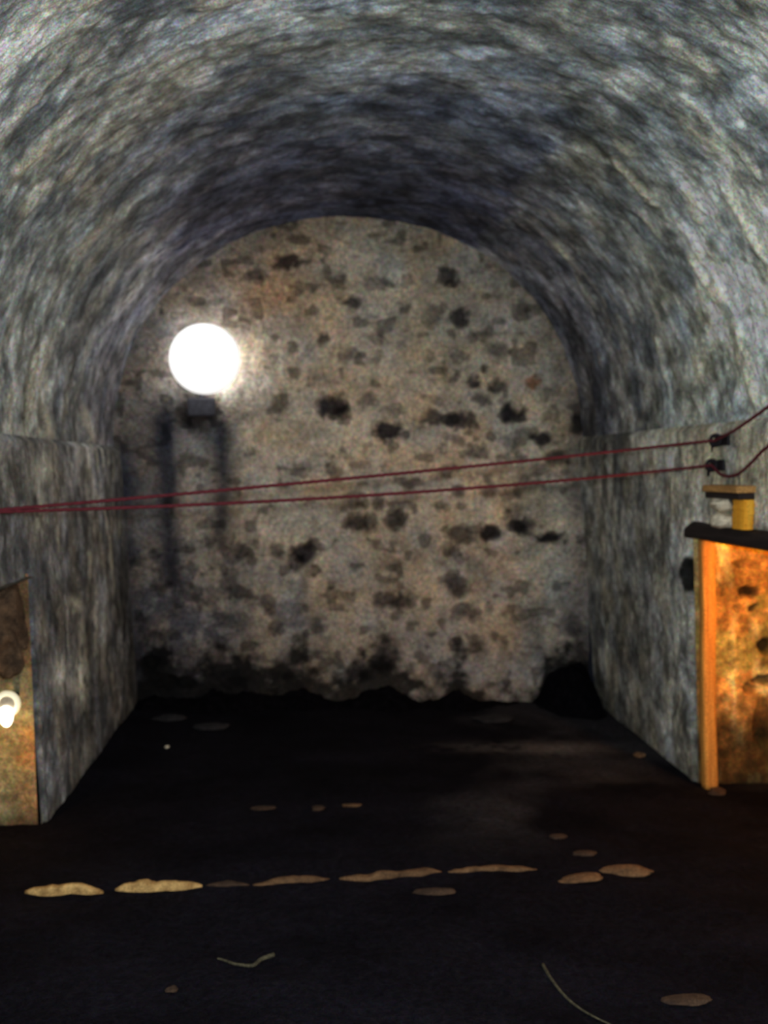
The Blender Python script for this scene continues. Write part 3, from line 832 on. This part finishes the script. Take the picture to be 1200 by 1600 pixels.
M_DULL = stone_mat('dull_brown_stone', (.022, .013, .009), (.085, .048, .028), scale=20)
M_TAN = stone_mat('tan_stone', (.06, .030, .014), (.24, .13, .060), scale=20)
kerb('threshold_stone', M_BUFF, 38, 162, 1397, 1393, .036, 11, 'pale buff threshold stone at the far left of the dark floor', .055)
kerb('threshold_stone', M_BUFF, 180, 316, 1391, 1386, .034, 12, 'buff threshold stone second from the left wall', .045)
kerb('threshold_stone', M_DULL, 322, 390, 1385, 1382, .014, 13, 'dull sunken threshold stone between buff and tan ones')
kerb('threshold_stone', M_TAN, 395, 515, 1382, 1376, .016, 14, 'thin tan threshold stone left of the middle of the floor')
kerb('threshold_stone', M_TAN, 530, 690, 1375, 1367, .020, 15, 'long thin tan threshold stone in the middle of the floor')
kerb('threshold_stone', M_TAN, 700, 838, 1366, 1357, .017, 16, 'thin tan threshold stone right of the middle of the floor')

floor_stone('flat_stone', M_TAN, 905, 1374, 80, .09, .030, 21, 'low orange-brown stone at the right end of the threshold line', rz=.1)
floor_stone('flat_stone', M_TAN, 980, 1364, 84, .09, .045, 22, 'larger tan stone at the right end of the threshold line', rz=-.15)
floor_stone('flat_stone', M_DULL, 680, 1397, 74, .07, .022, 23, 'dull brown stone just in front of the middle threshold stones')
floor_stone('small_stone', M_DULL, 872, 1309, 30, .05, .022, 24, 'dim brown stone lying behind the larger tan stone')
floor_stone('small_stone', M_DULL, 915, 1335, 44, .06, .02, 25, 'dim brown stone just behind the orange-brown stone')
floor_stone('small_stone', M_TAN, 1000, 1181, 24, .07, .035, 26, 'little tan stone near the foot of the right wall', rz=.3)
floor_stone('small_stone', M_TAN, 550, 1257, 40, .05, .016, 27, 'thin tan sliver of stone in mid floor')
floor_stone('small_stone', M_DULL, 496, 1263, 24, .06, .022, 28, 'dull chip of stone left of the tan sliver')
floor_stone('small_stone', M_DULL, 412, 1266, 46, .06, .016, 29, 'faint flat chip of stone farthest left of the mid-floor chips')
floor_stone('flat_stone', M_DULL, 1072, 1563, 84, .07, .022, 30, 'dim grey-brown stone in the nearest right corner of the floor')
floor_stone('small_stone', M_DULL, 268, 1549, 22, .04, .02, 31, 'tiny brown pebble nearest the camera on the left')
floor_stone('small_stone', M_PALE, 261, 1168, 9, .03, .02, 32, 'tiny pale pebble on the dark floor near the left wall')
floor_stone('small_stone', M_DULL, 1120, 1240, 34, .07, .05, 33, 'small stone at the foot of the orange post')
floor_stone('small_stone', M_DARK, 330, 1139, 60, .12, .05, 34, 'dark flat stone before the earth heap, on the left')
floor_stone('small_stone', M_DARK, 262, 1126, 56, .10, .06, 35, 'dark stone at the foot of the end wall near the left corner')
floor_stone('small_stone', M_DARK, 770, 1128, 70, .16, .05, 36, 'dark flat stone before the earth heap, on the right')

# bent twigs
def twig(pts_px, rad, lb):
    P_ = []
    for a, b in pts_px:
        p = floor_pt(a, b); P_.append((p[0], p[1], float(ground(p[0], p[1]))+rad*.8))
    path = smooth_path(P_, 8); n = len(path)
    bm = bmesh.new(); tube_bm(bm, path, [rad*(1-.6*i/n) for i in range(n)], 8)
    o = bm_obj('twig', bm, M_TWIG, None, True)
    return tag(o, lb, 'twig', 'twigs on the cellar floor')
twig([(428, 1494), (408, 1501), (395, 1511), (370, 1509), (352, 1503), (340, 1501)], .008, 'short bent pale twig lying left of centre on the near floor')
twig([(848, 1506), (862, 1532), (885, 1560), (915, 1580), (960, 1602)], .006, 'long thin twig slanting towards the camera on the near floor')

# ------------------------------------------------------------------ light
def point(name, loc, col, w, r):
    l = bpy.data.lights.new(name, 'POINT'); l.color = col; l.energy = w; l.shadow_soft_size = r
    o = bpy.data.objects.new(name, l); COL.objects.link(o); o.location = loc; return o
point('visitor_flash', (.10, -.02, ZC+.10), (.93, .97, 1.0), 330, .05)
point('recess_bulb', (lp[0]+.0, lp[1]-.06, lp[2]-.19), (1.0, .52, .16), 3.4, .03)
q = at_y(1290, 960, 3.9)
point('orange_bulb', (2.30, 4.45, 1.12), (1.0, .40, .04), 24, .04)
w = bpy.data.worlds.new('world'); SC.world = w; w.use_nodes = True
w.node_tree.nodes['Background'].inputs[0].default_value = (.35, .4, .6, 1)
w.node_tree.nodes['Background'].inputs[1].default_value = .01

vs = SC.view_settings
vs.view_transform = 'Standard'; vs.look = 'None'; vs.exposure = 0; vs.gamma = 1; vs.use_curve_mapping = False
